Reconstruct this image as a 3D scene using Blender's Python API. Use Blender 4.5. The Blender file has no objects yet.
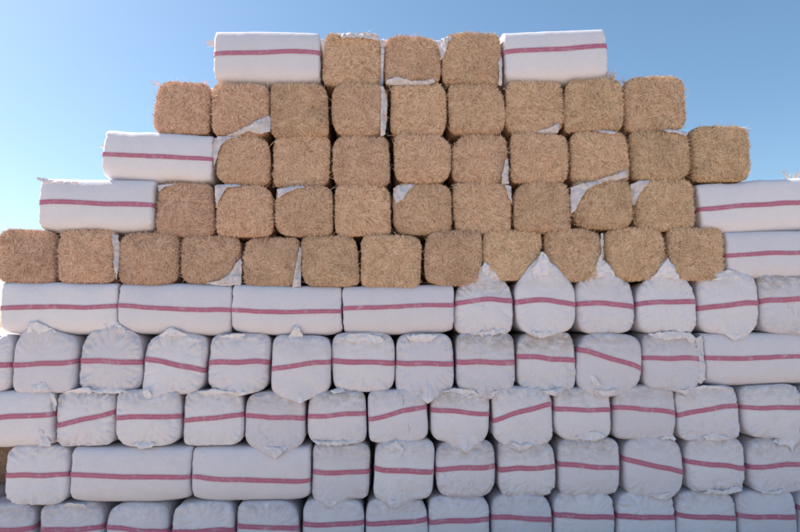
import bpy, bmesh, math, random
import numpy as np
from mathutils import Vector, Matrix

# ------------------------------------------------------------------ camera, sky, sun, exposure
scene = bpy.context.scene
COL = scene.collection
R = math.radians
PW, PH, FPX = 800.0, 532.0, 600.0
CAM = Vector((0.0, -4.4, 1.62))
PITCH, YAW, ROLL = R(5.6), R(2.0), R(0.3)
cam_d = bpy.data.cameras.new('camera')
cam_d.sensor_width = 36.0
cam_d.lens = 36.0 * FPX / PW
cam_d.clip_start, cam_d.clip_end = 0.05, 6000
cam = bpy.data.objects.new('camera', cam_d)
CAMROT = Matrix.Rotation(-YAW, 3, 'Z') @ Matrix.Rotation(R(90) + PITCH, 3, 'X') @ Matrix.Rotation(-ROLL, 3, 'Z')
cam.matrix_world = Matrix.Translation(CAM) @ CAMROT.to_4x4()
COL.objects.link(cam)
scene.camera = cam

SUN_EL, SUN_AZ = R(50), R(-68)          # azimuth measured from +Y (behind the stack) towards +X
world = bpy.data.worlds.new('World')
scene.world = world
world.use_nodes = True
wn = world.node_tree.nodes
sky = wn.new('ShaderNodeTexSky')
sky.sky_type = 'NISHITA'
sky.sun_disc = False
sky.sun_elevation = SUN_EL
sky.sun_rotation = SUN_AZ
sky.altitude = 100
sky.air_density, sky.dust_density, sky.ozone_density = 1.0, 1.2, 2.6
wn['Background'].inputs['Strength'].default_value = 0.10
hs = wn.new('ShaderNodeHueSaturation')
hs.inputs['Hue'].default_value, hs.inputs['Saturation'].default_value = 0.491, 1.06
world.node_tree.links.new(sky.outputs['Color'], hs.inputs['Color'])
world.node_tree.links.new(hs.outputs['Color'], wn['Background'].inputs['Color'])
sun_d = bpy.data.lights.new('sun', 'SUN')
sun_d.energy = 4.2
sun_d.angle = R(0.53)
sun_d.color = (1.0, 0.94, 0.86)
sun = bpy.data.objects.new('sun', sun_d)
sdir = Vector((math.sin(SUN_AZ) * math.cos(SUN_EL), math.cos(SUN_AZ) * math.cos(SUN_EL), math.sin(SUN_EL)))
sun.rotation_euler = sdir.to_track_quat('Z', 'Y').to_euler()
COL.objects.link(sun)
vs = scene.view_settings
vs.view_transform, vs.look, vs.gamma, vs.use_curve_mapping = 'Standard', 'None', 1.0, False
vs.exposure = 0.84
scene.cycles.filter_width = 1.6

# ------------------------------------------------------------------ numeric helpers
def vnoise(P, seed=0):
    """smooth value noise in [-1,1] at N x 3 points"""
    P = np.asarray(P, float) + seed * 17.137
    i = np.floor(P).astype(np.int64)
    f = P - i
    f = f * f * f * (f * (f * 6 - 15) + 10)
    def h(x, y, z):
        n = (x * 374761393 + y * 668265263 + z * 2147483647 + int(seed) * 362437) & 0xFFFFFFFF
        n = ((n ^ (n >> 13)) * 1274126177) & 0xFFFFFFFF
        n = ((n ^ (n >> 15)) * 2246822519) & 0xFFFFFFFF
        return ((n ^ (n >> 16)) & 0xFFFF) / 32767.5 - 1.0
    x, y, z = i[:, 0], i[:, 1], i[:, 2]
    u, v, w = f[:, 0], f[:, 1], f[:, 2]
    def lp(a, b, t): return a + (b - a) * t
    a = lp(lp(h(x, y, z), h(x + 1, y, z), u), lp(h(x, y + 1, z), h(x + 1, y + 1, z), u), v)
    b = lp(lp(h(x, y, z + 1), h(x + 1, y, z + 1), u), lp(h(x, y + 1, z + 1), h(x + 1, y + 1, z + 1), u), v)
    return lp(a, b, w)

def unproject(px, py, yw=0.04):
    """photo pixel -> point on the vertical front plane of the stack"""
    d = CAMROT @ Vector(((px - PW / 2) / FPX, -(py - PH / 2) / FPX, -1.0))
    return CAM + d * ((yw - CAM.y) / d.y)

def mesh_from(name, verts, faces, mat, smooth=True):
    me = bpy.data.meshes.new(name)
    me.from_pydata([tuple(v) for v in verts], [], faces)
    if smooth:
        me.polygons.foreach_set('use_smooth', np.ones(len(me.polygons), bool))
    me.materials.append(mat)
    me.update()
    return me

def quads_mesh(name, V, Q, mat, smooth=True):
    V = np.asarray(V, np.float32); Q = np.asarray(Q, np.int32)
    me = bpy.data.meshes.new(name)
    me.vertices.add(len(V)); me.vertices.foreach_set('co', V.ravel())
    me.loops.add(Q.size); me.loops.foreach_set('vertex_index', Q.ravel())
    me.polygons.add(len(Q))
    me.polygons.foreach_set('loop_start', np.arange(len(Q), dtype=np.int32) * 4)
    me.polygons.foreach_set('loop_total', np.full(len(Q), 4, np.int32))
    me.update(calc_edges=True)
    if smooth:
        me.polygons.foreach_set('use_smooth', np.ones(len(Q), bool))
    me.materials.append(mat)
    me.validate()
    return me

def link(name, me, parent=None):
    o = bpy.data.objects.new(name, me)
    COL.objects.link(o)
    if parent is not None:
        o.parent = parent
    return o

# ------------------------------------------------------------------ materials
def new_mat(name):
    m = bpy.data.materials.new(name); m.use_nodes = True
    nt = m.node_tree
    return m, nt.nodes, nt.links, nt.nodes['Principled BSDF']

def node(ns, typ, **kw):
    n = ns.new(typ)
    for k, v in kw.items():
        setattr(n, k, v)
    return n

def ramp(ns, stops):
    r = ns.new('ShaderNodeValToRGB')
    e = r.color_ramp.elements
    while len(e) < len(stops): e.new(0.5)
    for el, (p, c) in zip(e, stops):
        el.position = p; el.color = (*c, 1) if len(c) == 3 else c
    return r

def mix(ns, ls, fac, a, b, blend='MIX'):
    m = ns.new('ShaderNodeMix'); m.data_type = 'RGBA'; m.blend_type = blend
    for sock, v in ((m.inputs[0], fac), (m.inputs[6], a), (m.inputs[7], b)):
        if hasattr(v, 'is_linked'): ls.new(v, sock)
        elif isinstance(v, (int, float)): sock.default_value = v
        else: sock.default_value = (*v, 1)
    return m.outputs[2]

def noise(ns, ls, vec, scale, detail=4, rough=0.55, stretch=None):
    if stretch:
        mp = ns.new('ShaderNodeMapping'); ls.new(vec, mp.inputs['Vector'])
        mp.inputs['Scale'].default_value = stretch; vec = mp.outputs[0]
    n = ns.new('ShaderNodeTexNoise'); ls.new(vec, n.inputs['Vector'])
    n.inputs['Scale'].default_value = scale; n.inputs['Detail'].default_value = detail
    n.inputs['Roughness'].default_value = rough
    return n.outputs['Fac']

def bag_material(name, stripe=False):
    m, ns, ls, b = new_mat(name)
    geo = ns.new('ShaderNodeNewGeometry')
    pos = geo.outputs['Position']
    at = node(ns, 'ShaderNodeAttribute', attribute_type='OBJECT', attribute_name='tint')
    dirt = node(ns, 'ShaderNodeAttribute', attribute_type='OBJECT', attribute_name='dirt')
    if stripe:
        uv = ns.new('ShaderNodeUVMap')
        sp = ns.new('ShaderNodeSeparateXYZ'); ls.new(uv.outputs[0], sp.inputs[0])
        rp = ramp(ns, [(0.0, (.62, .44, .54)), (0.14, (.50, .14, .225)), (0.42, (.51, .15, .235)), (0.5, (.53, .24, .34)),
                       (0.58, (.52, .155, .24)), (0.86, (.48, .13, .21)), (1.0, (.62, .44, .54))])
        ls.new(sp.outputs['Y'], rp.inputs[0])
        base = rp.outputs[0]
        wear = ramp(ns, [(0.52, (0, 0, 0)), (0.78, (.7, .7, .7))])
        ls.new(noise(ns, ls, pos, 22, 6, .7), wear.inputs[0])
        base = mix(ns, ls, wear.outputs[0], base, (.66, .56, .62))
    else:
        base = mix(ns, ls, at.outputs['Fac'], (.86, .83, .865), (.67, .64, .70))
    # faint blotches of handling dirt
    r1 = ramp(ns, [(0.42, (0, 0, 0)), (0.72, (1, 1, 1))])
    ls.new(noise(ns, ls, pos, 7.5, 7, .68), r1.inputs[0])
    base = mix(ns, ls, mix(ns, ls, 0.2, (0, 0, 0), r1.outputs[0]), base, mix(ns, ls, .5, base, (.50, .47, .47)))
    # tan soil and straw dust on some bags
    r2 = ramp(ns, [(0.38, (0, 0, 0)), (0.60, (1, 1, 1))])
    ls.new(noise(ns, ls, pos, 12, 8, .75, (1, 1, 1.8)), r2.inputs[0])
    mul = node(ns, 'ShaderNodeMath', operation='MULTIPLY')
    ls.new(r2.outputs[0], mul.inputs[0]); ls.new(dirt.outputs['Fac'], mul.inputs[1])
    dm = node(ns, 'ShaderNodeAttribute', attribute_type='GEOMETRY', attribute_name='soil')
    mul2 = node(ns, 'ShaderNodeMath', operation='MULTIPLY')
    ls.new(mul.outputs[0], mul2.inputs[0]); ls.new(dm.outputs['Fac'], mul2.inputs[1])
    base = mix(ns, ls, mul2.outputs[0], base, (.38, .31, .25))
    # thin grimy lines drawn as creases, stronger on dirtier bags
    cn = noise(ns, ls, pos, 9, 5, .6)
    c1 = node(ns, 'ShaderNodeMath', operation='SUBTRACT'); ls.new(cn, c1.inputs[0]); c1.inputs[1].default_value = .5
    c2 = node(ns, 'ShaderNodeMath', operation='ABSOLUTE'); ls.new(c1.outputs[0], c2.inputs[0])
    r5 = ramp(ns, [(0.0, (1, 1, 1)), (0.016, (0, 0, 0))]); ls.new(c2.outputs[0], r5.inputs[0])
    r6 = ramp(ns, [(0.5, (0, 0, 0)), (0.62, (1, 1, 1))]); ls.new(noise(ns, ls, pos, 5.3, 3, .5), r6.inputs[0])
    cm = mix(ns, ls, 1.0, r5.outputs[0], r6.outputs[0], 'MULTIPLY')
    cm = mix(ns, ls, 1.0, cm, mix(ns, ls, dirt.outputs['Fac'], (0, 0, 0), (.7, .7, .7)), 'MULTIPLY')
    base = mix(ns, ls, cm, base, (.36, .33, .33))
    # weave streaks
    wv = noise(ns, ls, pos, 60, 3, .6, (3, 3, .25))
    wh = noise(ns, ls, pos, 60, 3, .6, (.25, 3, 3))
    r3 = ramp(ns, [(0.3, (.95, .95, .955)), (0.7, (1, 1, 1))]); ls.new(wv, r3.inputs[0])
    base = mix(ns, ls, 1.0, base, r3.outputs[0], 'MULTIPLY')
    ls.new(base, b.inputs['Base Color'])
    b.inputs['Roughness'].default_value = 0.62
    b.inputs['Specular IOR Level'].default_value = 0.35
    b.inputs['Sheen Weight'].default_value = 0.1
    # fine creases
    cr = noise(ns, ls, pos, 26, 6, .62)
    ab = node(ns, 'ShaderNodeMath', operation='SUBTRACT'); ls.new(cr, ab.inputs[0]); ab.inputs[1].default_value = .5
    ab2 = node(ns, 'ShaderNodeMath', operation='ABSOLUTE'); ls.new(ab.outputs[0], ab2.inputs[0])
    add = node(ns, 'ShaderNodeMath', operation='ADD'); ls.new(ab2.outputs[0], add.inputs[0])
    mh = node(ns, 'ShaderNodeMath', operation='MULTIPLY'); ls.new(wh, mh.inputs[0]); mh.inputs[1].default_value = .18
    ls.new(mh.outputs[0], add.inputs[1])
    bp = ns.new('ShaderNodeBump'); bp.inputs['Strength'].default_value = .5; bp.inputs['Distance'].default_value = .012
    ls.new(add.outputs[0], bp.inputs['Height']); ls.new(bp.outputs[0], b.inputs['Normal'])
    return m

def straw_material(name, core):
    m, ns, ls, b = new_mat(name)
    geo = ns.new('ShaderNodeNewGeometry')
    at = node(ns, 'ShaderNodeAttribute', attribute_type='OBJECT', attribute_name='tint')
    if core:
        n = noise(ns, ls, geo.outputs['Position'], 45, 6, .7)
        r = ramp(ns, [(0.3, (.30, .18, .11)), (0.5, (.64, .43, .30)), (0.75, (.76, .55, .39))])
        ls.new(n, r.inputs[0])
        bp = ns.new('ShaderNodeBump'); bp.inputs['Strength'].default_value = .9; bp.inputs['Distance'].default_value = .02
        ls.new(n, bp.inputs['Height']); ls.new(bp.outputs[0], b.inputs['Normal'])
    else:
        r = ramp(ns, [(0.0, (.33, .19, .11)), (0.18, (.58, .37, .245)), (0.36, (.79, .545, .39)), (0.70, (.87, .63, .465)), (0.92, (.89, .70, .51)), (1.0, (.92, .82, .65))])
        ls.new(geo.outputs['Random Per Island'], r.inputs[0])
    tint = mix(ns, ls, at.outputs['Fac'], (1.0, .915, .91), (1.0, .99, .87))
    c = mix(ns, ls, 1.0, r.outputs[0], tint, 'MULTIPLY')
    wt = node(ns, 'ShaderNodeAttribute', attribute_type='OBJECT', attribute_name='weathered')
    patch = ramp(ns, [(0.45, (0, 0, 0)), (0.7, (1, 1, 1))])
    ls.new(noise(ns, ls, geo.outputs['Position'], 4.5, 4, .6), patch.inputs[0])
    c = mix(ns, ls, mix(ns, ls, wt.outputs['Fac'], (0, 0, 0), patch.outputs[0]), c, mix(ns, ls, 1.0, c, (.80, .78, .77), 'MULTIPLY'))
    bright = mix(ns, ls, wt.outputs['Fac'], (1.12, 1.12, 1.12), (.99, .99, .99))
    c = mix(ns, ls, 1.0, c, bright, 'MULTIPLY')
    ls.new(c, b.inputs['Base Color'])
    b.inputs['Roughness'].default_value = .7
    b.inputs['Specular IOR Level'].default_value = .25
    return m

M_BAG = bag_material('woven_bag')
M_STRIPE = bag_material('bag_stripe', True)
M_CORE = straw_material('straw_core', True)
M_STRAND = straw_material('straw_stalk', False)
mt, ns, ls, b = new_mat('dark_thread')
b.inputs['Base Color'].default_value = (.10, .09, .10, 1); b.inputs['Roughness'].default_value = .8
M_THREAD = mt

# ------------------------------------------------------------------ ground
def build_ground():
    m, ns, ls, b = new_mat('dry_earth')
    geo = ns.new('ShaderNodeNewGeometry')
    r = ramp(ns, [(0.3, (.44, .34, .26)), (0.55, (.55, .44, .35)), (0.75, (.63, .52, .43))])
    ls.new(noise(ns, ls, geo.outputs['Position'], 1.6, 10, .65), r.inputs[0])
    ls.new(r.outputs[0], b.inputs['Base Color']); b.inputs['Roughness'].default_value = .95
    bp = ns.new('ShaderNodeBump'); bp.inputs['Strength'].default_value = .6; bp.inputs['Distance'].default_value = .03
    ls.new(noise(ns, ls, geo.outputs['Position'], 14, 8, .7), bp.inputs['Height']); ls.new(bp.outputs[0], b.inputs['Normal'])
    bm = bmesh.new()
    bmesh.ops.create_circle(bm, cap_ends=True, segments=64, radius=4000)
    me = bpy.data.meshes.new('ground'); bm.to_mesh(me); bm.free(); me.materials.append(m)
    o = link('ground', me); o['kind'] = 'structure'

build_ground()

# ------------------------------------------------------------------ the bale surface
class Shape:
    quad = (0, 0, 0, 0)
    taper = shear = 0.0
    peaks = ()
    side = 0.0
    sag = 0.0

def cube_grid(la, lb, lc):
    """surface of a cube on the lines la, lb, lc; returns points and quads"""
    V, Q, idx = [], [], {}
    def vid(a, b_, c):
        k = (round(a, 5), round(b_, 5), round(c, 5))
        if k not in idx:
            idx[k] = len(V); V.append((a, b_, c))
        return idx[k]
    def sheet(l1, l2, f, flip):
        for i in range(len(l1) - 1):
            for j in range(len(l2) - 1):
                q = [vid(*f(l1[i], l2[j])), vid(*f(l1[i + 1], l2[j])), vid(*f(l1[i + 1], l2[j + 1])), vid(*f(l1[i], l2[j + 1]))]
                Q.append(q[::-1] if flip else q)
    # order of coordinates: a (x), b (z), c (y);  outward normals
    sheet(la, lb, lambda u, v: (u, v, -1), False)     # front  (-y)
    sheet(la, lb, lambda u, v: (u, v, 1), True)       # back
    sheet(lc, lb, lambda u, v: (1, v, u), False)      # +x
    sheet(lc, lb, lambda u, v: (-1, v, u), True)
    sheet(la, lc, lambda u, v: (u, 1, v), False)      # top
    sheet(la, lc, lambda u, v: (u, -1, v), True)
    return np.array(V, float), np.array(Q, int)

def expo(a, b_, S):
    """squareness of the outline, its own value in each corner"""
    q = S.quad
    return np.maximum(np.where(b_ > 0, S.pt + np.where(a > 0, q[0], q[1]), S.pb + np.where(a > 0, q[2], q[3])), 2.6)

def surf(ap, bp, c, S, grow=0.0):
    """bale surface: ap, bp in the rounded square, c along the depth"""
    p = expo(ap, bp, S)
    rho = (np.abs(ap) ** p + np.abs(bp) ** p) ** (1 / p)
    h = 0.5 * (S.hx + S.hz)
    x2, y2 = np.clip(rho, 0, 1) * h, c * S.hy
    r = S.r
    dx = np.maximum(x2 - (h - r), 0)
    dy = np.maximum(np.abs(y2) - (S.hy - r), 0)
    L = np.sqrt(dx * dx + dy * dy)
    corner = (dx > 1e-9) & (dy > 1e-9)
    k = np.where(corner, r / np.maximum(L, 1e-9), 1.0)
    k = np.minimum(k, 1.0)
    x2 = np.where(corner, (h - r) + dx * k, x2)
    y2 = np.where(corner, np.sign(y2) * ((S.hy - r) + dy * k), y2)
    sc = x2 / np.maximum(rho * h, 1e-9)
    belly = 1 + S.belly * (1 - c * c)
    X = ap * sc * (S.hx + grow) * belly
    Z = bp * sc * (S.hz + grow) * belly
    X = X * (1 + S.taper * bp) + S.shear * Z
    wf = np.clip((np.abs(c) - 0.6) / 0.4, 0, 1)
    Y = y2 + np.sign(c) * wf * (S.bulge * (1 - np.clip(rho, 0, 1) ** 2) + grow)
    X = X + S.side * np.clip(ap, 0, 1) * (1 - bp * bp) * (1 - .6 * np.abs(c) ** 6)
    for xc, hh, wd, sg in S.peaks:
        k_ = np.clip(1 - np.abs(X - xc) / wd, 0, 1) ** 1.25 * np.clip((sg * bp - .5) / .5, 0, 1) ** 1.6 * np.clip((-c - .84) / .16, 0, 1)
        Z = Z + sg * hh * k_
        pl = vnoise(np.stack([(X - xc) * 70 / (1 + 2.5 * k_), 0 * X, Z * 6], 1), S.seed + 51)
        Y = Y - (.03 + .011 * pl) * k_
    Z = Z + S.sag * np.abs(c) ** 7 * np.clip(-bp, 0, 1)
    P = np.stack([X, Y, Z], 1)
    W = np.zeros_like(P)
    for f, amp in S.warp:
        for k_ in range(3):
            W[:, k_] += amp * vnoise(P * f, S.seed + k_ * 7 + int(f))
    if S.wrinkle > 0:
        # gathers running in from the rim on the end faces
        ang = np.arctan2(Z / S.hz, X / S.hx)
        G = np.stack([np.cos(ang) * 3.2, np.sin(ang) * 3.2, rho * 1.6], 1)
        g = np.abs(vnoise(G * 2.2, S.seed + 91)) * 1.6 + np.abs(vnoise(G * 4.6, S.seed + 97)) * .7
        wr = np.clip((rho - 0.3) / 0.6, 0, 1) ** 1.3 * (0.25 + 0.75 * np.clip(np.abs(bp) * 1.2, 0, 1))
        W[:, 1] += -np.sign(c) * wf * S.wrinkle * (g - .5) * wr
        D = np.stack([X * 9 + Z * 4, Z * 16 - X * 5, Y * 2], 1)
        rg = 1 - np.abs(vnoise(D, S.seed + 41)) * 3.2
        D2 = np.stack([X * 24 - Z * 7, Z * 8 + X * 9, Y * 2], 1)
        rg2 = 1 - np.abs(vnoise(D2, S.seed + 43)) * 3.6
        mk = np.clip(vnoise(P * 5.0, S.seed + 45) + .35, 0, 1)
        W[:, 1] += -np.sign(c) * wf * S.wrinkle * mk * (.42 * np.clip(rg, 0, 1) ** 2 + .30 * np.clip(rg2, 0, 1) ** 2)
    return P + W

def body(S, la, lb, lc):
    V, Q = cube_grid(la, lb, lc)
    a, b_, c = V.T
    m = np.maximum(np.abs(a), np.abs(b_))
    p = expo(a, b_, S)
    l = (np.abs(a) ** p + np.abs(b_) ** p) ** (1 / p)
    k = np.where(l > 1e-9, m / np.maximum(l, 1e-9), 1)
    return surf(a * k, b_ * k, c, S), Q, b_

def strip(S, paths, wid, grow=0.0028):
    """stripe ribbon: paths = (ap, z fraction, c) centre line; wid = width as fraction of height"""
    ap, zf, c = paths
    n, rows = len(ap), 5
    out = []
    for j in range(rows):
        t = j / (rows - 1)
        z = zf + (t - .5) * wid
        p = expo(ap, z, S)
        lim = np.maximum(1 - np.abs(z) ** p, 0) ** (1 / p)
        out.append(surf(np.clip(ap, -1, 1) * lim, z, c, S, grow))
    V = np.concatenate(out)
    Q = [[j * n + i, j * n + i + 1, (j + 1) * n + i + 1, (j + 1) * n + i] for j in range(rows - 1) for i in range(n - 1)]
    uv = [(i / (n - 1), j / (rows - 1)) for j in range(rows) for i in range(n)]
    return V, np.array(Q), uv

def add_uv(me, uv):
    l = me.uv_layers.new(name='UVMap')
    vi = np.empty(len(me.loops), np.int32); me.loops.foreach_get('vertex_index', vi)
    l.data.foreach_set('uv', np.asarray(uv, np.float32)[vi].ravel())

def lines(n, edge, ne):
    """lines in [-1,1] with ne extra ones inside the outer 'edge' share"""
    e = np.linspace(1 - edge, 1, ne + 1)
    mid = np.linspace(-(1 - edge), 1 - edge, n)
    return np.concatenate([-e[:0:-1], mid, e[1:]])

def stalks(rng, P, D, N, length, width, bend):
    """thin curved ribbons starting at P, direction D, facing N"""
    n = len(P)
    S_ = np.cross(D, N); S_ /= np.maximum(np.linalg.norm(S_, axis=1, keepdims=True), 1e-6)
    B = bend[:, None] * S_ + rng.normal(0, .12, (n, 1)) * N
    pts = []
    for t in (-.5, -.17, .17, .5):
        C = P + D * (length * t)[:, None] + B * (length * (t * t - .08) * 1.6)[:, None]
        wv = (width * (1 - .5 * abs(t)))[:, None] * .5
        roll = rng.uniform(-.8, .8, (n, 1))
        s = S_ * np.cos(roll) + N * np.sin(roll)
        pts += [C - s * wv, C + s * wv]
    V = np.stack(pts, 1).reshape(-1, 3)
    base = np.arange(n)[:, None] * 8
    Q = np.concatenate([base + np.array(q) for q in ([0, 1, 3, 2], [2, 3, 5, 4], [4, 5, 7, 6])])
    return V, Q

def sheet_mesh(name, poly_px, yfun, origin, seed, rough=.008, edge=.008, thick=.0025, jag=.006, mat=None):
    """a rumpled scrap of bag: outline on the front plane, its own depth, thickness and creases"""
    bm = bmesh.new()
    vs_ = []
    for x, y in poly_px:
        w = unproject(x, y, 0.0)
        vs_.append(bm.verts.new((w.x, 0, w.z)))
    f = bm.faces.new(vs_)
    bmesh.ops.triangulate(bm, faces=[f])
    for _ in range(7):
        long_e = [e for e in bm.edges if e.calc_length() > edge * 1.6]
        if not long_e: break
        bmesh.ops.subdivide_edges(bm, edges=long_e, cuts=1)
        bmesh.ops.triangulate(bm, faces=[f for f in bm.faces if len(f.verts) > 3])
    bm.normal_update()
    bound = {v for e in bm.edges if e.is_boundary for v in e.verts}
    P = np.array([v.co[:] for v in bm.verts])
    Q3 = P.copy(); Q3[:, 1] = seed * 1.7
    nx = vnoise(Q3 * 60, seed + 3) + .35 * vnoise(Q3 * 160, seed + 4); nz = vnoise(Q3 * 60, seed + 5) + .35 * vnoise(Q3 * 160, seed + 6)
    y = yfun(P[:, 0], P[:, 2])
    crease = 1.3 * np.clip(1 - np.abs(vnoise(Q3 * np.array([34, 1, 17]), seed + 9)) * 3, -.3, 1) + .8 * vnoise(Q3 * 15, seed + 10) + .5 * vnoise(Q3 * 60, seed + 11)
    for i, v in enumerate(bm.verts):
        j = jag if v in bound else jag * .3
        v.co = (P[i, 0] + nx[i] * j, y[i] - rough * crease[i], P[i, 2] + nz[i] * j)
    bmesh.ops.recalc_face_normals(bm, faces=bm.faces[:])
    top = bm.faces[:]
    be = [e for e in bm.edges if e.is_boundary]
    dup = bmesh.ops.duplicate(bm, geom=bm.verts[:] + bm.edges[:] + top)
    vm = dup['vert_map']
    pairs = [(e.verts[0], e.verts[1]) for e in be]
    for v in {v for f in top for v in f.verts}: vm[v].co.y += thick
    for f in [g for g in dup['geom'] if isinstance(g, bmesh.types.BMFace)]: f.normal_flip()
    for a_, b_ in pairs: bm.faces.new((a_, b_, vm[b_], vm[a_]))
    bmesh.ops.recalc_face_normals(bm, faces=bm.faces[:])
    for v in bm.verts: v.co -= Vector(origin)
    me = bpy.data.meshes.new(name); bm.to_mesh(me); bm.free()
    me.polygons.foreach_set('use_smooth', np.ones(len(me.polygons), bool))
    me.materials.append(mat or M_BAG)
    return me

SEED = [11]
def frame_of(x0, x1, y0, y1, yc, tilt=0.0):
    """centre, half width, half height and roll of a bale from its outline on the front plane"""
    xm, ym = (x0 + x1) / 2, (y0 + y1) / 2
    A, B = unproject(x0, ym - tilt * -.5 * 0, yc), unproject(x1, ym, yc)
    T, U = unproject(xm, y0, yc), unproject(xm, y1, yc)
    return Vector(((A.x + B.x) / 2, 0, (T.z + U.z) / 2)), (B.x - A.x) / 2, (T.z - U.z) / 2

def thing(name, loc, label, group):
    o = bpy.data.objects.new(name, None)
    o.empty_display_size = .1
    o.location = loc
    COL.objects.link(o)
    o['label'] = label; o['category'] = 'bale'; o['group'] = group
    return o

DEPTH = 0.86
GAP = 0.003

def soil_attr(me, vals):
    a = me.attributes.new('soil', 'FLOAT', 'POINT'); a.data.foreach_set('value', np.asarray(vals, np.float32))

def place(me, ang, off):
    """turn about the depth axis and move (mesh data, so that the parts share the thing's frame)"""
    me.transform(Matrix.Translation(off) @ Matrix.Rotation(ang, 4, 'Y'))

def end_bale(box, stripe, label, dirt=0.3, flaps=(), tilt=0.0, pt=5.0, pb=5.0, threads=(), back=0.0):
    """a wrapped bale seen on its closed end"""
    SEED[0] += 1; seed = SEED[0]
    rng = np.random.default_rng(seed)
    x0, x1, y0, y1 = box
    yfront = rng.uniform(-.014, .012) + back
    c, hx, hz = frame_of(x0, x1, y0, y1, .04)
    hx -= .0025
    hz += .003
    base = Vector((c.x, yfront + DEPTH / 2, c.z - hz))
    t = thing('wrapped_bale', base, label, 'wrapped bales showing their closed ends')
    S = Shape(); S.hx, S.hz, S.hy = hx, hz, DEPTH / 2
    S.pt, S.pb = pt + rng.uniform(-.6, .8), pb + rng.uniform(-.6, .8)
    S.r, S.bulge, S.belly = rng.uniform(.022, .042), rng.uniform(.014, .028), -.008
    S.quad = tuple(rng.choice([-1.2, -.4, .6, 2.5], 4)) if pt > 4 else (0, 0, 0, 0)
    S.taper, S.shear = rng.uniform(-.02, .02), rng.uniform(-.03, .03)
    S.warp = [(3.0, .009), (8.0, .0030), (23.0, .0010)]
    S.wrinkle, S.seed = rng.uniform(.008, .024), seed
    S.peaks, flap_polys = [], []
    px = 2 * hx / (x1 - x0)
    for poly in flaps:
        xs, ys = [q[0] for q in poly], [q[1] for q in poly]
        top = sum(ys) / len(ys) < (y0 + y1) / 2
        ext = (y0 - min(ys)) if top else (max(ys) - y1)
        tip = poly[ys.index(min(ys) if top else max(ys))]
        if ext >= 2.5 and max(xs) - min(xs) >= 22:
            S.peaks.append(((tip[0] - (x0 + x1) / 2) * px, (ext * .82 + 2) * px, (max(xs) - min(xs)) * .56 * px, 1 if top else -1))
            flap_polys.append([(tip[0] + (q[0] - tip[0]) * .62, tip[1] + (q[1] - tip[1]) * .75) for q in poly])
        else:
            flap_polys.append(poly)
    V, Q, b_ = body(S, lines(45, .1, 3), lines(45, .1, 3), lines(5, .2, 5))
    bag_me = quads_mesh('bag', V, Q, M_BAG)
    soil_attr(bag_me, np.clip((V[:, 2] / hz - .1) * 1.6, 0, 1) + .25 * np.clip(-V[:, 2] / hz, 0, 1))
    off = Vector((0, 0, hz))
    place(bag_me, tilt, off)
    bag = link('bag', bag_me, t)
    tint = float(rng.uniform(.3, .8))
    bag['tint'] = tint; bag['dirt'] = float(dirt)
    # stripe
    n = 40
    zc = lambda yy: (unproject((x0 + x1) / 2, yy, .02).z - c.z) / hz
    zl, zr = zc(stripe[0]), zc(stripe[1])
    arch = stripe[2] / ((y1 - y0) / 2) if len(stripe) > 2 else rng.uniform(-.01, .03)
    u = np.linspace(-1, 1, n)
    zf = zl + (zr - zl) * (u + 1) / 2 + arch * (1 - u * u) + .012 * np.sin(u * 5 + seed)
    ap = np.concatenate([[-1] * 6, u, [1] * 6]); cc = np.concatenate([np.linspace(-.55, -.97, 6), [-1] * n, np.linspace(-.97, -.55, 6)])
    zf = np.concatenate([[zf[0]] * 6, zf, [zf[-1]] * 6])
    SV, SQ, uv = strip(S, (ap, zf, cc), .185)
    sme = quads_mesh('stripe', SV, SQ, M_STRIPE); add_uv(sme, uv); place(sme, tilt, off)
    s = link('stripe', sme, t); s['tint'] = tint; s['dirt'] = 0.0
    # flaps: folded bag mouth standing up or hanging over the neighbour
    for k, poly in enumerate(flap_polys):
        zs = [unproject(*p, 0).z for p in poly]
        ztip = max(zs) if sum(zs) / len(zs) > c.z else min(zs)
        zroot = min(zs) if ztip == max(zs) else max(zs)
        def yf(x, z, zr=zroot, zt=ztip):
            q = np.clip((z - zr) / (zt - zr + 1e-6) / .55, 0, 1); q = q * q * (3 - 2 * q)
            a_, b2 = (x - c.x) / hx, (z - c.z) / hz
            l = np.maximum((np.abs(a_) ** 5 + np.abs(b2) ** 5) ** .2, 1.0)
            ys_ = surf(a_ / l, b2 / l, np.full(len(x), -1.0), S)[:, 1] + base.y
            return (1 - q) * (ys_ + .005) + q * np.minimum(ys_ - .007, yfront - .014)
        fme = sheet_mesh('bag_flap', poly, yf, base, seed * 3 + k)
        soil_attr(fme, np.full(len(fme.vertices), .45))
        f = link('bag_flap', fme, t); f['tint'] = -.5; f['dirt'] = float(dirt)  # flaps coloured paler than their bag, painting in the light they catch
    for k, path in enumerate(threads):
        cu = []
        for i, (x, y) in enumerate(path):
            w = unproject(x, y, -.02); cu.append((w.x, yfront - S.bulge - .004, w.z))
        pts = np.array(cu); V_, Q_ = [], []
        for i, p_ in enumerate(pts):
            q = .0007
            for ax, az in ((-q, -q), (q, -q), (q, q), (-q, q)):
                V_.append((p_[0] + ax - base.x, p_[1] - az - base.y, p_[2] - base.z))
            if i:
                o4, n4 = (i - 1) * 4, i * 4
                for j in range(4): Q_.append([o4 + j, o4 + (j + 1) % 4, n4 + (j + 1) % 4, n4 + j])
        link('loose_thread', quads_mesh('loose_thread', V_, Q_, M_THREAD), t)
    return t

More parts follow.
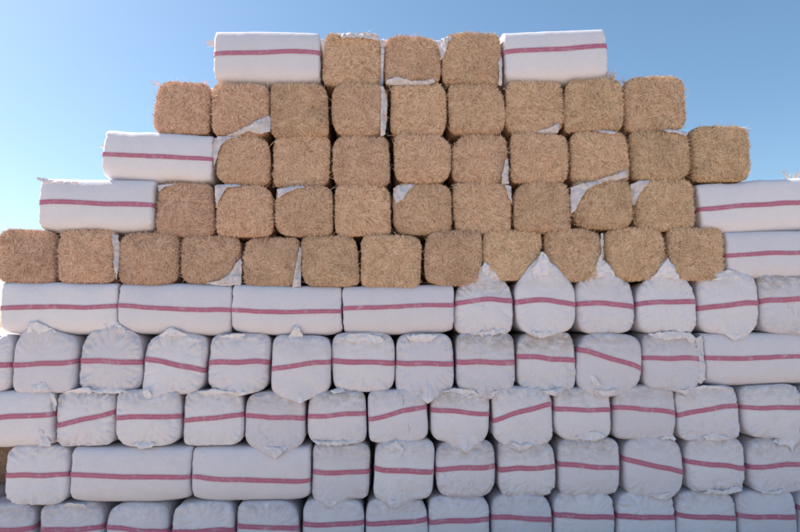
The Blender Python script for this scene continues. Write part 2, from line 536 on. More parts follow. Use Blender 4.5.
def add_tufts(t, base, tufts, rng, tv):
    for k, (tx, ty, sz, lean) in enumerate(tufts):
        w = unproject(tx, ty, .10) - base
        nn = int(8 + sz * 90)
        D3 = np.stack([rng.normal(lean, .45, nn), rng.normal(0, .4, nn), np.abs(rng.normal(.8, .3, nn))], 1)
        D3 /= np.linalg.norm(D3, axis=1, keepdims=True)
        L3 = rng.uniform(.4, 1, nn) * sz
        P3 = np.tile(np.array(w), (nn, 1)) + rng.normal(0, .006, (nn, 3)) + D3 * (L3 * .5)[:, None]
        V3, Q3 = stalks(rng, P3, D3, np.tile([0, -1.0, 0], (nn, 1)), L3, rng.uniform(.002, .0035, nn), rng.normal(0, .5, nn))
        f = link('straw_tuft', quads_mesh('straw_tuft', V3, Q3, M_STRAND, False), t); f['kind'] = 'stuff'; f['tint'] = tv

def long_bale(box, stripe, label, tilt_px=0.0, dirt=0.0, flaps=(), tufts=()):
    """a wrapped bale seen on its long side"""
    SEED[0] += 1; seed = SEED[0]
    rng = np.random.default_rng(seed)
    x0, x1, y0, y1 = box
    yfront = rng.uniform(-.01, .01)
    c, hl, hz = frame_of(x0, x1, y0, y1, .04)
    hx = .225
    tilt = math.atan2(tilt_px, x1 - x0)
    hz2 = hz
    base = Vector((c.x, yfront + hx, c.z - hz2))
    t = thing('wrapped_bale', base, label, 'wrapped bales showing their long sides')
    S = Shape(); S.hx, S.hz, S.hy = hx, hz2, hl
    S.pt, S.pb = 11.0, 5.0
    S.r, S.bulge, S.belly = .016, .004, .004
    S.sag, S.side = .03, .028
    S.warp = [(2.0, .008), (5.5, .0045), (17.0, .0014)]
    S.wrinkle, S.seed = .008, seed
    V, Q, _ = body(S, lines(13, .12, 2), lines(19, .12, 2), lines(44, .06, 3))
    V = np.stack([V[:, 1], -V[:, 0], V[:, 2]], 1)
    me = quads_mesh('bag', V, Q, M_BAG)
    soil_attr(me, np.full(len(V), .4))
    off = Vector((0, 0, hz2))
    place(me, tilt, off)
    bag = link('bag', me, t); tint = float(rng.uniform(.25, .65)); bag['tint'] = tint; bag['dirt'] = float(dirt)
    zc = lambda yy, xx: (unproject(xx, yy, 0).z - c.z - math.tan(-tilt) * (unproject(xx, yy, 0).x - c.x)) / hz2
    zl, zr = zc(stripe[0], x0), zc(stripe[1], x1)
    n = 70
    u = np.linspace(-1, 1, n)
    zf = zl + (zr - zl) * (u + 1) / 2 + .010 * np.sin(u * 4 + seed)
    en = np.array([.6, .8, .92, .97])
    SV, SQ, uv = strip(S, (np.concatenate([en, np.ones(n), en[::-1]]), np.concatenate([[zf[0]] * 4, zf, [zf[-1]] * 4]),
                           np.concatenate([[-1] * 4, u, [1] * 4])), .185)
    SV = np.stack([SV[:, 1], -SV[:, 0], SV[:, 2]], 1)
    sme = quads_mesh('stripe', SV, SQ, M_STRIPE); add_uv(sme, uv); place(sme, tilt, off)
    s = link('stripe', sme, t); s['tint'] = tint; s['dirt'] = 0.0
    for k, poly in enumerate(flaps):
        fme = sheet_mesh('bag_flap', poly, lambda x, z: np.full(len(x), yfront - .010), base, seed * 3 + k)
        soil_attr(fme, np.full(len(fme.vertices), .45))
        f = link('bag_flap', fme, t); f['tint'] = tint; f['dirt'] = float(dirt)
    add_tufts(t, base, tufts, rng, .6)
    return t

def straw_bale(box, label, scraps=(), pt=5.0, pb=5.0, tint=None, tilt=0.0, tufts=(), n_str=3900, back=0.0):
    """a bale whose open end shows the pressed straw"""
    SEED[0] += 1; seed = SEED[0]
    rng = np.random.default_rng(seed)
    x0, x1, y0, y1 = box
    yfront = rng.uniform(-.012, .016) + back
    c, hx, hz = frame_of(x0, x1, y0, y1, .04)
    base = Vector((c.x, yfront + DEPTH / 2, c.z - hz))
    t = thing('straw_bale', base, label, 'straw bales showing their open ends')
    S = Shape(); S.hx, S.hz, S.hy = hx - .006, hz - .003, DEPTH / 2
    S.pt, S.pb = pt + rng.uniform(-.5, 1.8), pb + (rng.uniform(-.5, 1.8) if pb > 4 else 0)
    S.r, S.bulge, S.belly = rng.uniform(.03, .05), rng.uniform(.010, .028), .004
    S.quad = tuple(rng.choice([-1.6, -.8, 0, 1.5, 4], 4)) if pb > 4 else tuple(list(rng.choice([-1, 0, 2, 4], 2)) + [0, 0])
    S.taper, S.shear = rng.uniform(-.03, .03), rng.uniform(-.035, .035)
    S.warp = [(2.6, .011), (9.0, .0045), (30.0, .0025)]
    S.wrinkle, S.seed = 0, seed
    V, Q, _ = body(S, lines(23, .1, 2), lines(23, .1, 2), lines(5, .2, 4))
    me = quads_mesh('straw_core', V, Q, M_CORE)
    off = Vector((0, 0, hz)); place(me, tilt, off)
    core = link('straw_core', me, t)
    tv = float(rng.uniform(0, 1)) if tint is None else float(np.clip(tint + rng.uniform(-.2, .2), 0, 1))
    core['tint'] = tv
    wth = float(rng.uniform(0, 1)); core['weathered'] = wth
    # stalks over the cut face
    n = n_str
    th = rng.uniform(0, 2 * np.pi, n); rr = np.sqrt(rng.uniform(0, 1, n))
    sq = np.stack([rng.uniform(-1, 1, n), rng.uniform(-1, 1, n)], 1)
    p = expo(sq[:, 0], sq[:, 1], S)
    l = (np.abs(sq[:, 0]) ** p + np.abs(sq[:, 1]) ** p) ** (1 / p)
    m = np.max(np.abs(sq), axis=1)
    sq = sq * (m / np.maximum(l, 1e-6))[:, None]
    P = surf(sq[:, 0], sq[:, 1], np.full(n, -1.0), S)
    fld = vnoise(np.stack([P[:, 0] * 10, P[:, 2] * 10, np.zeros(n)], 1), seed + 61) * 3.0
    ang = fld + rng.normal(0, .5, n) + rng.choice([0, 1.57], n, p=[.8, .2])
    D = np.stack([np.cos(ang), rng.normal(-.008, .08, n), np.sin(ang)], 1)
    N = np.tile([0, -1.0, 0], (n, 1))
    P[:, 1] -= rng.uniform(-.003, .006, n) + .006 * vnoise(np.stack([P[:, 0] * 22, P[:, 2] * 22, np.zeros(n)], 1), seed + 63)
    rho = (np.abs(sq[:, 0]) ** p + np.abs(sq[:, 1]) ** p) ** (1 / p)
    L1 = np.where(rng.uniform(0, 1, n) < .25, rng.uniform(.06, .13, n), rng.uniform(.02, .065, n))
    L1 = np.minimum(L1, (1 - rho) * .42 + .018)
    V1, Q1 = stalks(rng, P, D, N, L1, rng.uniform(.0016, .0038, n), rng.normal(0, .5, n))
    # stalks round the rim and a little way down the sides
    n2 = int(n * .62)
    a2 = rng.uniform(0, 2 * np.pi, n2)
    ca, sa = np.cos(a2), np.sin(a2)
    p = expo(ca, sa, S)
    l = (np.abs(ca) ** p + np.abs(sa) ** p) ** (1 / p)
    ca, sa = ca / l, sa / l
    cc = -1 + np.abs(rng.normal(0, .07, n2))
    P2 = surf(ca, sa, cc, S)
    out = np.stack([np.sign(ca) * np.abs(ca) ** 4, np.zeros(n2), np.sign(sa) * np.abs(sa) ** 4], 1)
    out /= np.linalg.norm(out, axis=1, keepdims=True)
    tang = np.stack([-out[:, 2], np.zeros(n2), out[:, 0]], 1)
    D2 = tang * rng.normal(0, 1, (n2, 1)) + out * rng.normal(.0, .12, (n2, 1)) + np.array([0, -1, 0]) * rng.normal(.0, .45, (n2, 1))
    D2 /= np.linalg.norm(D2, axis=1, keepdims=True)
    N2 = out * .6 + np.array([0, -.8, 0])
    V2, Q2 = stalks(rng, P2, D2, N2, rng.uniform(.012, .04, n2), rng.uniform(.0018, .0038, n2), rng.normal(0, .5, n2))
    # a few long strays sticking out round the rim
    n4 = 26
    pick = rng.choice(n2, n4, replace=False)
    D4 = tang[pick] * rng.normal(0, .8, (n4, 1)) + out[pick] * np.abs(rng.normal(0, .28, (n4, 1))) + np.array([0, -1, 0]) * rng.normal(.15, .25, (n4, 1))
    D4 /= np.linalg.norm(D4, axis=1, keepdims=True)
    V4, Q4 = stalks(rng, P2[pick] + np.array([0, -.006, 0]), D4, N2[pick], rng.uniform(.06, .15, n4), rng.uniform(.0025, .0045, n4), rng.normal(0, .5, n4))
    me = quads_mesh('loose_straw', np.concatenate([V1, V2, V4]), np.concatenate([Q1, Q2 + len(V1), Q4 + len(V1) + len(V2)]), M_STRAND, False)
    place(me, tilt, off)
    s = link('loose_straw', me, t); s['kind'] = 'stuff'; s['tint'] = tv; s['weathered'] = wth
    for k, poly in enumerate(scraps):
        def yf(x, z):
            q = np.maximum(np.abs(x - c.x) / hx, np.abs(z - c.z) / hz)
            return yfront - .018 - S.bulge * np.maximum(0, 1 - q * q) + .012 * np.maximum(0, q - .85) / .15
        fme = sheet_mesh('bag_scrap', poly, yf, base, seed * 3 + k, rough=.007, jag=.0045)
        soil_attr(fme, np.full(len(fme.vertices), .6))
        f = link('bag_scrap', fme, t); f['tint'] = .5; f['dirt'] = .8
    add_tufts(t, base, tufts, rng, tv)
    return t

NTH = ['', 'first', 'second', 'third', 'fourth', 'fifth', 'sixth', 'seventh', 'eighth', 'ninth', 'tenth', 'eleventh', 'twelfth', 'thirteenth']

# ------------------------------------------------------------------ first course from the top
long_bale((216, 320, 33.5, 85), (56, 53.5), 'long wrapped bale on the top course, its stripe nearly level', 0, tufts=[(217, 47, .10, -1.6), (222, 86, .04, -.4), (300, 86, .03, .3)])
straw_bale((323, 380, 34, 85), 'straw bale on the top course with white bag shred along its upper edge',
           [[(338, 34), (352, 33), (366, 35), (379, 37), (379, 41), (366, 39), (352, 38), (342, 39)]], tint=.4)
straw_bale((384, 441, 37.5, 86), 'straw bale on the top course with a white shred along its foot',
           [[(386, 80.5), (398, 78), (412, 81), (424, 81), (433, 79), (435, 82), (428, 84.5), (410, 84.5), (396, 85), (386, 84.5)],
            [(380.5, 39), (384, 38), (383.5, 55), (383, 70), (381, 76), (381.5, 58)]], tint=.35)
straw_bale((442.5, 501.5, 35, 86), 'straw bale on the top course with white bag showing at its upper corner',
           [[(441, 39), (450, 37), (452, 39), (446, 46), (443.5, 58), (440.5, 60)],
            [(498, 62), (501.5, 56), (502, 86), (499, 85)]], tint=.45)
long_bale((503, 606, 32, 83), (53, 47), 'long wrapped bale tilted on the top course above loose straw', -5, tufts=[(604, 79, .09, .5), (606, 81, .11, .9), (560, 84, .03, .3), (530, 86, .04, 0)])

# ------------------------------------------------------------------ second course
R2 = [(155, 211, 82, 134.5), (212, 269, 85, 137), (270, 329, 85, 138), (331, 387, 85, 138), (389.5, 446.5, 86, 137),
      (448.5, 504, 86, 135.5), (505, 562.5, 83.5, 134.5), (563.5, 621.5, 80, 133), (623, 683.5, 78, 133)]
sc2 = {1: [[(226, 136.5), (240, 131), (252, 126), (262, 120), (268, 116), (271, 118), (270, 132), (262, 135), (250, 132), (238, 136)]],
       3: [[(381, 87), (384, 89), (386.5, 100), (387, 120), (385, 135), (380.5, 137), (383, 126), (384, 112), (383, 98)]],
       6: [[(536, 132), (548, 129), (557, 124), (559, 125), (558, 133), (548, 134)]]}
for i, bx in enumerate(R2):
    extra = ' with a white bag scrap at its edge' if i in sc2 else ''
    lab = ('straw bale resting on the end of a long wrapped bale, second course from the top' if i == 0 else
           f'{NTH[i+1]} straw bale{" with white scrap" if i in sc2 else ""} of the second course, counting from above a long bale')
    straw_bale(bx, lab, sc2.get(i, ()), tint=.25 + .07 * i, pt=6 if i in (0, 8) else 5,
               tufts={0: [(158, 86, .07, -.7), (205, 83, .05, .3)], 7: [(612, 81, .12, .0), (609, 82, .08, .3)], 8: [(626, 84, .08, -.6), (655, 80, .04, .2)]}.get(i, ()))

# ------------------------------------------------------------------ third course
long_bale((105, 214, 133, 182.5), (154.5, 159.5), 'long wrapped bale in the third course from the top, beside open sky', 5, tufts=[(107, 150, .07, -1.2), (180, 135, .02, 0)])
R3 = [(216, 271, 137, 185.5), (272.5, 330.5, 137, 187), (332, 389, 138, 187), (394, 450.5, 136, 185), (452, 508, 135, 185),
      (510, 567.5, 134, 185), (569, 626.5, 132, 182.5), (628.5, 688, 131.5, 181.5), (689, 747.5, 126.5, 182.5)]
sc3 = {0: [[(214, 138), (224, 136), (240, 134.5), (240, 137), (228, 140), (221, 148), (217, 158), (214, 166), (212.5, 152)]],
       4: [[(505, 160), (508.5, 158), (509, 184), (501.5, 184), (502, 174)]],
       6: [[(594, 130), (606, 131), (617, 133), (612, 135.5), (600, 134)],
           [(590, 184), (600, 179), (612, 176), (626, 170.5), (627, 178), (616, 181), (604, 182), (592, 186.5)]],
       7: [[(660, 130), (674, 131), (686, 134.5), (683, 138), (674, 134), (664, 133.5)]]}
for i, bx in enumerate(R3):
    lab = f'{NTH[i+1]} straw bale{" with white scrap" if i in sc3 else ""} from the long bale in the third course'
    if i == 8: lab = 'straw bale alone at the stepped end of the third course, sky beside it'
    straw_bale(bx, lab, sc3.get(i, ()), tint=.2 + .08 * i, pt=6.5 if i == 8 else 5,
               tufts={8: [(745, 150, .07, .8), (742, 160, .06, .9), (715, 128, .05, .3)]}.get(i, ()))

# ------------------------------------------------------------------ fourth course
long_bale((42, 155.5, 180, 233.5), (203, 206.5), 'long wrapped bale in the fourth course with another long bale on its top', 2,
          flaps=[[(37, 179), (41, 177.5), (52, 180), (66, 182), (80, 182.5), (80, 184.5), (60, 184), (44, 183)]])
R4 = [(157.5, 213.5, 184, 236), (216.5, 273.5, 184.5, 237), (275.5, 333, 187, 237), (334.5, 391.5, 186, 236.5), (393, 452, 184, 234.5),
      (453.5, 511, 183, 235), (513, 569.5, 184, 233.5), (571.5, 630.5, 181, 230), (632.5, 693, 180.5, 230.5)]
sc4 = {0: [[(157, 186), (168, 184), (176, 184.5), (166, 187), (160, 192)]],
       1: [[(215, 186), (228, 184), (242, 184.5), (240, 187), (227, 188.5), (221, 196), (217, 207), (215, 198)]],
       2: [[(277, 190), (290, 186.5), (304, 186), (306, 188), (294, 190.5), (283, 196), (278, 199)]],
       4: [[(393, 188), (402, 184), (413, 183.5), (415, 185.5), (408, 191), (404, 199), (396, 204), (394, 198)]],
       5: [[(505, 185), (511, 186), (512, 204), (508.5, 198)]],
       7: [[(570, 188), (580, 184), (596, 181.5), (597, 184), (586, 190), (580, 198), (574, 212), (570.5, 214), (571.5, 200)]],
       8: [[(631, 184), (640, 181), (650, 181), (644, 187), (638, 196), (634, 206), (631.5, 202)]]}
for i, bx in enumerate(R4):
    lab = f'{NTH[i+1]} straw bale{" with white scrap" if i in sc4 else ""} from the doubly stacked long bale, fourth course'
    straw_bale(bx, lab, sc4.get(i, ()), tint=.2 + .08 * i)
long_bale((697, 813, 181, 233), (209, 201.5), 'long wrapped bale tilted in the fourth course, lying on another long bale', -7, tufts=[(788, 179, .10, -.2), (795, 178, .08, .4), (760, 182, .03, 0)])

# ------------------------------------------------------------------ fifth course
R5 = [(-2, 58, 230, 283, 5), (60, 117, 230.5, 283, 5), (119.5, 179.5, 233, 284.5, 5), (181.5, 241, 235, 285, 5), (243.5, 301, 237, 287, 5),
      (302, 359, 236.5, 287, 5), (360.5, 421, 235, 288, 5), (423.5, 481, 232, 286, 3.8), (481.5, 541.5, 231, 281, 3.2), (543.5, 602.5, 228.5, 282, 3.2),
      (604, 664, 227.5, 281, 3.2), (665.5, 722.5, 228.5, 280.5, 3.8)]
sc5 = {1: [[(113.5, 234), (118, 235), (120, 244), (118, 256), (118.5, 270), (116.5, 280), (114, 262), (115, 250)]],
       3: [[(206, 284), (220, 280), (230, 274), (236, 266), (240, 258), (242, 260), (241, 285), (224, 286)]],
       4: [[(296, 268), (299.5, 246), (301.5, 248), (300.5, 287), (292, 287)]],
       9: [[(600, 234), (603.5, 233), (603, 262), (600.5, 258)]]}
for i, bx in enumerate(R5):
    k = len(R5) - i
    lab = (f'{NTH[k]} straw bale{" with white scrap" if i in sc5 else ""} from the long bale in the fifth course')
    if i == 0: lab = 'straw bale at the far end of the fifth course, farthest from its long bale'
    straw_bale(bx[:4], lab, sc5.get(i, ()), pb=bx[4], tint=.2 + .06 * i)
long_bale((723.5, 838, 232, 280), (256.5, 251), 'long wrapped bale ending the fifth course, under a tilted long bale', -2)

# ------------------------------------------------------------------ sixth course
for i, (x0, x1, s0, s1, ta, lab) in enumerate([
        (4, 118.5, 309, 306, 0, 'fourth long wrapped bale from the peaked end-on bales, sixth course from the top'),
        (120.5, 232.5, 306, 311, 2, 'third long wrapped bale from the peaked end-on bales, sixth course from the top'),
        (233.5, 342.5, 311, 311, 1, 'second long wrapped bale from the peaked end-on bales, sixth course from the top'),
        (343.5, 453.5, 309, 306, -1, 'long wrapped bale right next to the peaked end-on bales, sixth course')]):
    long_bale((x0, x1, 283 + i, 335), (s0, s1), lab, ta)
E = end_bale
E((455, 512.5, 280, 335), (304, 300.5, 2), 'wrapped bale with short peaked flap adjoining the long bales of the sixth course', .5, pt=3.6,
  flaps=[[(458, 290), (464, 278), (476, 272), (482, 265), (485, 262), (489, 264), (495, 271), (505, 279), (510, 290), (485, 287)],
         [(470, 334), (484, 331), (500, 327), (509, 326), (510, 330), (500, 333), (486, 337)]])
E((514, 574, 276, 334), (302, 306, 3), 'wrapped bale with the tallest peak and a pointed foot, sixth course', .2, pt=3.2, pb=3.6,
  flaps=[[(517, 292), (522, 277), (532, 268), (537, 256), (541, 252), (546, 255), (551, 266), (562, 276), (571, 290), (545, 284)],
         [(522, 327), (541, 331), (564, 327), (556, 333), (546, 337.5), (538, 338), (530, 333)]])
E((575, 634.5, 278, 333), (303, 308.5, 2), 'wrapped bale with a thin spike between two straw bales, sixth course', .2, pt=3.4,
  flaps=[[(579, 292), (586, 277), (596, 270), (597, 258), (600, 254), (604, 260), (608, 268), (620, 276), (630, 290), (604, 284)]])
E((635.5, 694, 280, 333), (303.5, 302.5, 1), 'peaked wrapped bale between the spiked one and the low-flapped one, sixth course', .15, pt=3.5,
  flaps=[[(638, 292), (646, 281), (658, 273), (662, 263), (665, 257), (668, 262), (672, 270), (682, 278), (690, 290), (664, 285)]])
E((695.5, 757, 275, 333), (308, 303, 1), 'wrapped bale with low flap under the joint of straw and long bale, sixth course', .2, pt=4.2,
  flaps=[[(700, 286), (710, 279), (720, 275), (726, 270), (733, 272), (742, 276), (750, 284), (726, 281)],
         [(714, 330), (733, 333), (750, 329), (742, 336), (734, 341), (727, 337)]])
E((757.5, 818, 275, 333), (302, 298, 1), 'wrapped bale with ragged brown-edged foot below a long bale, sixth course', .7, pt=4.6,
  flaps=[[(772, 326), (790, 324), (812, 330), (806, 336), (796, 334), (786, 329), (774, 330)]])

# ------------------------------------------------------------------ seventh course (counted from its long bale)
R7 = [((-48, 14, 335, 392), (366, 365), .1, []),
      ((15.5, 79.5, 333, 392), (364.5, 361.8), .15, [[(20, 340), (26, 331), (30, 322), (38, 321.5), (52, 326), (66, 332), (76, 340), (46, 337)], [(34, 385), (46, 382), (52, 390), (36, 391)]]),
      ((81, 142.5, 333, 393), (360, 364), .15, [[(85, 340), (96, 330), (106, 323), (113, 320), (120, 322), (130, 329), (138, 338), (112, 335)], [(92, 390), (110, 388), (130, 391), (114, 394), (98, 393)]]),
      ((144.5, 206.5, 334, 394), (358, 370, 1), .2, [[(150, 340), (160, 333), (168, 328), (173, 327), (182, 331), (194, 336), (200, 342), (175, 339)], [(142, 391), (152, 387), (158, 392), (176, 392), (196, 389), (182, 396), (166, 400), (156, 396), (152, 401), (147, 396)]]),
      ((209, 270, 334, 392), (362.5, 362.5), .1, [[(220, 391), (236, 389), (258, 389), (250, 394), (240, 395), (228, 393)], [(219, 336), (236, 333), (246, 334), (240, 338), (224, 339)]]),
      ((271.5, 331.5, 335, 393), (369, 361, 1), .3, [[(288, 338), (293, 331), (297, 323.5), (300, 328), (303, 337)], [(264, 390), (280, 388), (300, 392), (322, 389), (314, 396), (306, 400), (300, 404), (294, 399), (284, 394), (270, 393)]]),
      ((333, 395, 333, 391), (361.5, 363), .35, [[(340, 338), (352, 333), (366, 333), (382, 337), (388, 344), (378, 348), (372, 342), (360, 344), (350, 341)], [(330, 390), (342, 388), (346, 391), (334, 394)]]),
      ((395.5, 454.5, 333, 393), (363, 364), .15, [[(406, 336), (420, 334), (438, 335), (432, 341), (420, 343), (410, 341)], [(400, 386), (426, 390), (450, 386), (440, 394), (432, 401), (427, 403), (420, 398), (410, 392)]]),
      ((456, 515.5, 332, 393), (361, 362.5), .75, [[(464, 386), (486, 390), (512, 385), (500, 393), (492, 398), (486, 399), (476, 392)]]),
      ((516.5, 575, 333, 391), (357, 362), .85, [[(520, 387), (546, 389), (572, 384), (574, 388), (562, 391), (552, 395), (540, 391), (526, 391)]]),
      ((576.5, 640.5, 333, 393), (349, 370, 1), .45, [[(582, 385), (606, 389), (636, 380), (624, 388), (610, 395), (603, 397), (596, 392), (590, 388)], [(588, 372), (594, 376), (600, 386), (592, 385)]]),
      ((641.5, 699, 332, 390), (358, 359), .5, [[(648, 334), (668, 331), (690, 333), (696, 340), (690, 344), (684, 338), (668, 340), (654, 338)], [(658, 384), (680, 388), (698, 380), (690, 390), (683, 395), (674, 389)]])]
for i, (bx, st, d, fl) in enumerate(R7):
    k = len(R7) - i
    look = {10: ' with a steeply falling stripe', 5: ' with a small spike', 3: ' with torn foot', 6: ' with crumpled top', 8: ' with brown-stained top', 9: ' with brown-stained top'}.get(i, '')
    th = []
    E(bx, st, f'{NTH[k]} wrapped bale{look} from the long bale in the seventh course', d, fl, threads=th)
long_bale((702, 816, 332, 386), (358.5, 356.5), 'long wrapped bale alone at the end of the seventh course', -1, dirt=.1,
          flaps=[[(696, 338), (701, 334), (704, 350), (702, 366), (706, 380), (700, 384), (696, 380), (699, 362)]])

# ------------------------------------------------------------------ eighth course (counted from its long bale)
long_bale((-60, 55.5, 392, 448), (420, 415), 'long wrapped bale with a creased corner ending the eighth course', -1, dirt=.2,
          flaps=[[(50, 392), (56, 394), (58, 402), (56, 412), (53, 404)], [(38, 434), (43, 428), (42, 440), (52, 442), (52, 446), (40, 446)]])
R8 = [((57, 116, 389, 446), (425, 412), .2, [[(60, 394), (72, 389), (86, 387), (96, 390), (90, 394), (74, 395)]]),
      ((118, 182, 390, 446), (416, 416), .3, [[(132, 442), (146, 440), (158, 443), (152, 447), (142, 448)], [(143, 391), (150, 388), (154, 394), (149, 402), (146, 396)]]),
      ((184, 243.5, 390, 446), (421, 414.5), .35, [[(196, 392), (212, 389), (236, 391), (238, 395), (222, 394), (206, 396)]]),
      ((245.5, 306.5, 391, 447), (415.5, 417.5), .6, [[(252, 440), (276, 443), (302, 440), (290, 448), (280, 454), (276, 459), (270, 452), (260, 447)]]),
      ((308, 366.5, 391, 443), (416, 413), .65, [[(312, 440), (336, 441), (358, 438), (360, 442), (340, 445), (318, 444)]]),
      ((368, 428, 389, 441), (418, 407, 1), .3, []),
      ((429.5, 489, 388, 441), (410, 413.5, 1), .8, [[(446, 437), (466, 439), (488, 436), (478, 444), (470, 450), (465, 453), (458, 446)], [(438, 392), (454, 388), (474, 390), (482, 397), (470, 394), (452, 392)]]),
      ((491, 551.5, 387, 442), (420, 404, 1), .3, [[(500, 438), (524, 441), (548, 436), (538, 444), (528, 448), (518, 450), (510, 443)]]),
      ((553.5, 610, 387, 440), (409, 410), .6, [[(576, 437), (586, 432), (598, 431), (606, 436), (596, 441), (582, 440)]]),
      ((611.5, 674, 385, 439), (408, 413, 2), .45, [[(650, 437), (664, 434), (674, 431), (677, 437), (674, 442), (668, 438), (656, 440)]]),
      ((675, 736, 385, 440), (415, 405, 2), .3, [[(700, 436), (712, 432), (722, 435), (728, 438), (716, 441), (706, 440)], [(684, 390), (700, 385), (720, 386), (732, 390), (712, 389)]]),
      ((739.5, 800, 385, 438), (407, 408), .4, [[(760, 436), (776, 434), (790, 430), (797, 436), (793, 446), (791, 453), (788, 445), (778, 442), (770, 443)]]),
      ((802, 862, 385, 438), (408, 409), .3, [])]
for i, (bx, st, d, fl) in enumerate(R8):
    look = {0: ' with a rising stripe', 7: ' with a steeply rising stripe', 3: ' with a pointed drooping foot', 6: ' with brown-stained top', 11: ' with ragged hanging flap', 12: ' barely showing at the edge'}.get(i, '')
    th = [[(402.5, 394), (403.5, 400), (403, 406), (405, 412), (407, 417), (407.5, 423), (409.5, 428), (409, 433)]] if i == 5 else []
    E(bx, st, f'{NTH[i+1]} wrapped bale{look} from the long bale in the eighth course', d, fl, threads=th)

# ------------------------------------------------------------------ ninth course
straw_bale((-62, 6, 448, 504), 'straw bale set back in the dark gap of the ninth course, barely showing',
           [[(-8, 452), (2, 453), (3.5, 455), (2, 458), (-8, 459)]], tint=.3, back=.55)  # straw put in here and set back so the gap reads darker
E((6.5, 70.5, 445.5, 505), (474, 474.5), 'wrapped bale between a dark gap and a long bale in the ninth course', .1)
long_bale((73, 191.5, 446, 503), (474, 476.5), 'long wrapped bale in the ninth course, touching just one end-on bale', 0, dirt=.2)
long_bale((193, 310.5, 446, 502), (477, 481), 'long wrapped bale in the ninth course touching the long run of end-on bales', 0, dirt=.1)
R9 = [((312, 370.5, 442, 499), (471, 472), .4, [[(318, 496), (334, 497), (352, 496), (340, 502), (331, 507), (322, 502)]]),
      ((374, 434, 440, 498), (467, 471), .35, [[(378, 494), (394, 497), (412, 494), (402, 502), (395, 507), (388, 502)], [(384, 446), (396, 440), (404, 448), (400, 460), (394, 452)]]),
      ((436, 494.5, 440, 496), (469, 466, 1), .6, []),
      ((497, 555.5, 440, 495), (469, 466), .55, []),
      ((557.5, 619, 438, 495), (464, 468), .65, []),
      ((621.5, 682.5, 437, 495), (458, 473), .3, [[(640, 492), (658, 493), (676, 488), (668, 495), (660, 499), (650, 497)]]),
      ((685, 744.5, 437, 493), (461, 468.5), .3, [[(704, 489), (722, 490), (740, 485), (742, 490), (728, 494), (712, 493)]]),
      ((747, 806, 437, 493), (467, 463.5), .5, [[(752, 488), (770, 491), (790, 488), (776, 494), (764, 494)]])]
for i, (bx, st, d, fl) in enumerate(R9):
    look = {5: ' with a steeply falling stripe', 1: ' with a crumpled face'}.get(i, '')
    E(bx, st, f'{NTH[i+1]} end-on wrapped bale{look} from the two long bales, ninth course', d, fl)

# ------------------------------------------------------------------ tenth course, on the ground
R10 = [((-28, 34.5, 504, 562), (531, 528), .3, 'wrapped bale on the ground below the lone end-on bale beside a dark gap'),
       ((40, 104.5, 503, 562), (528, 529), .3, 'wrapped bale on the ground below the joint of an end-on and a long bale'),
       ((107.5, 170.5, 502, 561), (525, 530), .3, 'wrapped bale on the ground wholly below the long bale touching one end-on bale'),
       ((173.5, 236, 502, 560), (530, 530), .2, 'wrapped bale on the ground below the seam between the two long bales'),
       ((237.5, 299.5, 501, 559), (524, 528), .3, 'wrapped bale on the ground next to the one below the long bales\' seam'),
       ((301.5, 364, 499, 558), (523, 521), .3, None), ((365.5, 427.5, 497, 556), (522, 519), .35, None), ((428, 489.5, 495, 555), (520, 518, 1), .1, None),
       ((490.5, 552, 494, 554), (517, 520, 1), .1, None), ((553.5, 614.5, 493, 553), (515, 518), .1, None), ((615.5, 675.5, 492, 552), (516, 518.5), .1, None),
       ((676.5, 735.5, 491, 551), (514, 518), .3, None), ((737, 794.5, 490.5, 550), (515, 517), .1, None), ((797, 857, 492, 550), (507, 511), .1, None)]
zmin = min(unproject((b_[0] + b_[1]) / 2, b_[3], .04).z for b_, *_ in R10)
for i, (bx, st, d, lab) in enumerate(R10):
    lab = lab or f'{NTH[i-4]} wrapped bale on the ground past the end of the two long bales above'
    x0, x1, y0, y1 = bx
    lo, hi = y1 - 30, y1 + 40                                   # stand it on the ground
    for _ in range(30):
        mid = (lo + hi) / 2
        if unproject((x0 + x1) / 2, mid, .04).z > -.004: lo = mid
        else: hi = mid
    E((x0, x1, y0, lo), st, lab, d, pb=7,
      flaps=[[(x0 + 20, y0 + 4), (x0 + 30, y0 - 1), (x0 + 44, y0 + 1), (x0 + 46, y0 + 5), (x0 + 34, y0 + 5)]] if i in (1, 6, 11) else ())

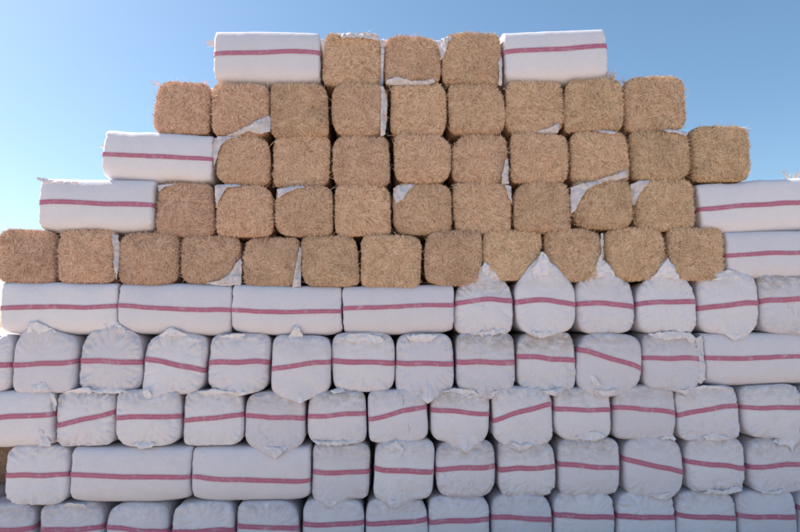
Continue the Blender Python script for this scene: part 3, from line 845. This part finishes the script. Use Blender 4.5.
# ------------------------------------------------------------------ lower courses run on unseen past the sixth's open end, added to close off light
E((-112, -50, 335, 392), (365, 364), 'unseen wrapped bale where the seventh course runs on past its thirteenth bale', .1)
long_bale((-178, -62, 392, 448), (420, 419), 'unseen long wrapped bale running on past the creased long bale, eighth course', 0)
E((-128, -67, 450, 504), (478, 478), 'unseen wrapped bale where the ninth course runs on past the dark gap', .1)
E((-92, -30, 504, 586), (531, 530), 'unseen wrapped bale on the ground where the lowest course runs on', .1, pb=7)
E((-156, -94, 504, 590), (532, 531), 'unseen wrapped bale on the ground ending the run-on of the lowest course', .1, pb=7)

# ------------------------------------------------------------------ unseen second layer of the stack, added to close off light from behind
def second_layer():
    S = Shape(); S.hx, S.hz, S.hy = .222, .2, .425
    S.pt = S.pb = 12.0; S.r, S.bulge, S.belly = .02, 0, 0
    S.warp, S.wrinkle, S.seed = [(3.0, .004)], 0, 5
    V, Q, _ = body(S, lines(7, .1, 1), lines(7, .1, 1), lines(9, .05, 1))
    V = np.stack([V[:, 1], -V[:, 0], V[:, 2] + .2], 1)
    me = quads_mesh('wrapped_bale', V, Q, M_BAG); soil_attr(me, np.zeros(len(V)))
    YB = [38, 88, 139, 187, 237, 288, 336, 392, 443, 499]
    zt = [unproject(400, y, .9).z for y in YB] + [0.0]
    XR = [(230, 590), (170, 670), (120, 735), (60, 815), (10, 835), (15, 815), (-110, 815), (-170, 810), (-125, 815), (-150, 850)]
    def put(xc, yc, zb, h, sx=1.0):
        o = link('wrapped_bale', me); o.location = (xc, yc, zb); o.scale = (sx, 1, h / .4)
        o['label'] = 'wrapped bale hidden in the second layer behind the front bales'
        o['category'] = 'bale'; o['group'] = 'wrapped bales of the hidden second layer'; o['tint'] = .5; o['dirt'] = 0.0
    for i, (xa, xb) in enumerate(XR):
        zb, h = zt[i + 1], zt[i] - zt[i + 1] + .006
        A, B = unproject(xa, YB[i], .5).x, unproject(xb, YB[i], .5).x
        n = max(1, round((B - A) / .86))
        w = (B - A) / n
        for k in range(n):
            put(A + w * (k + .5), .90 + .235, zb, h, w / .85)
    for o in [o for o in bpy.data.objects if o.get('group') == 'wrapped bales showing their long sides']:
        bag = next(ch for ch in o.children if ch.name.startswith('bag'))
        xs = [v.co.x for v in bag.data.vertices]; zs = [v.co.z for v in bag.data.vertices]
        put(o.location.x, .68, o.location.z, min(max(zs) - min(zs), .42) - .012, (max(xs) - min(xs)) / .86)
second_layer()
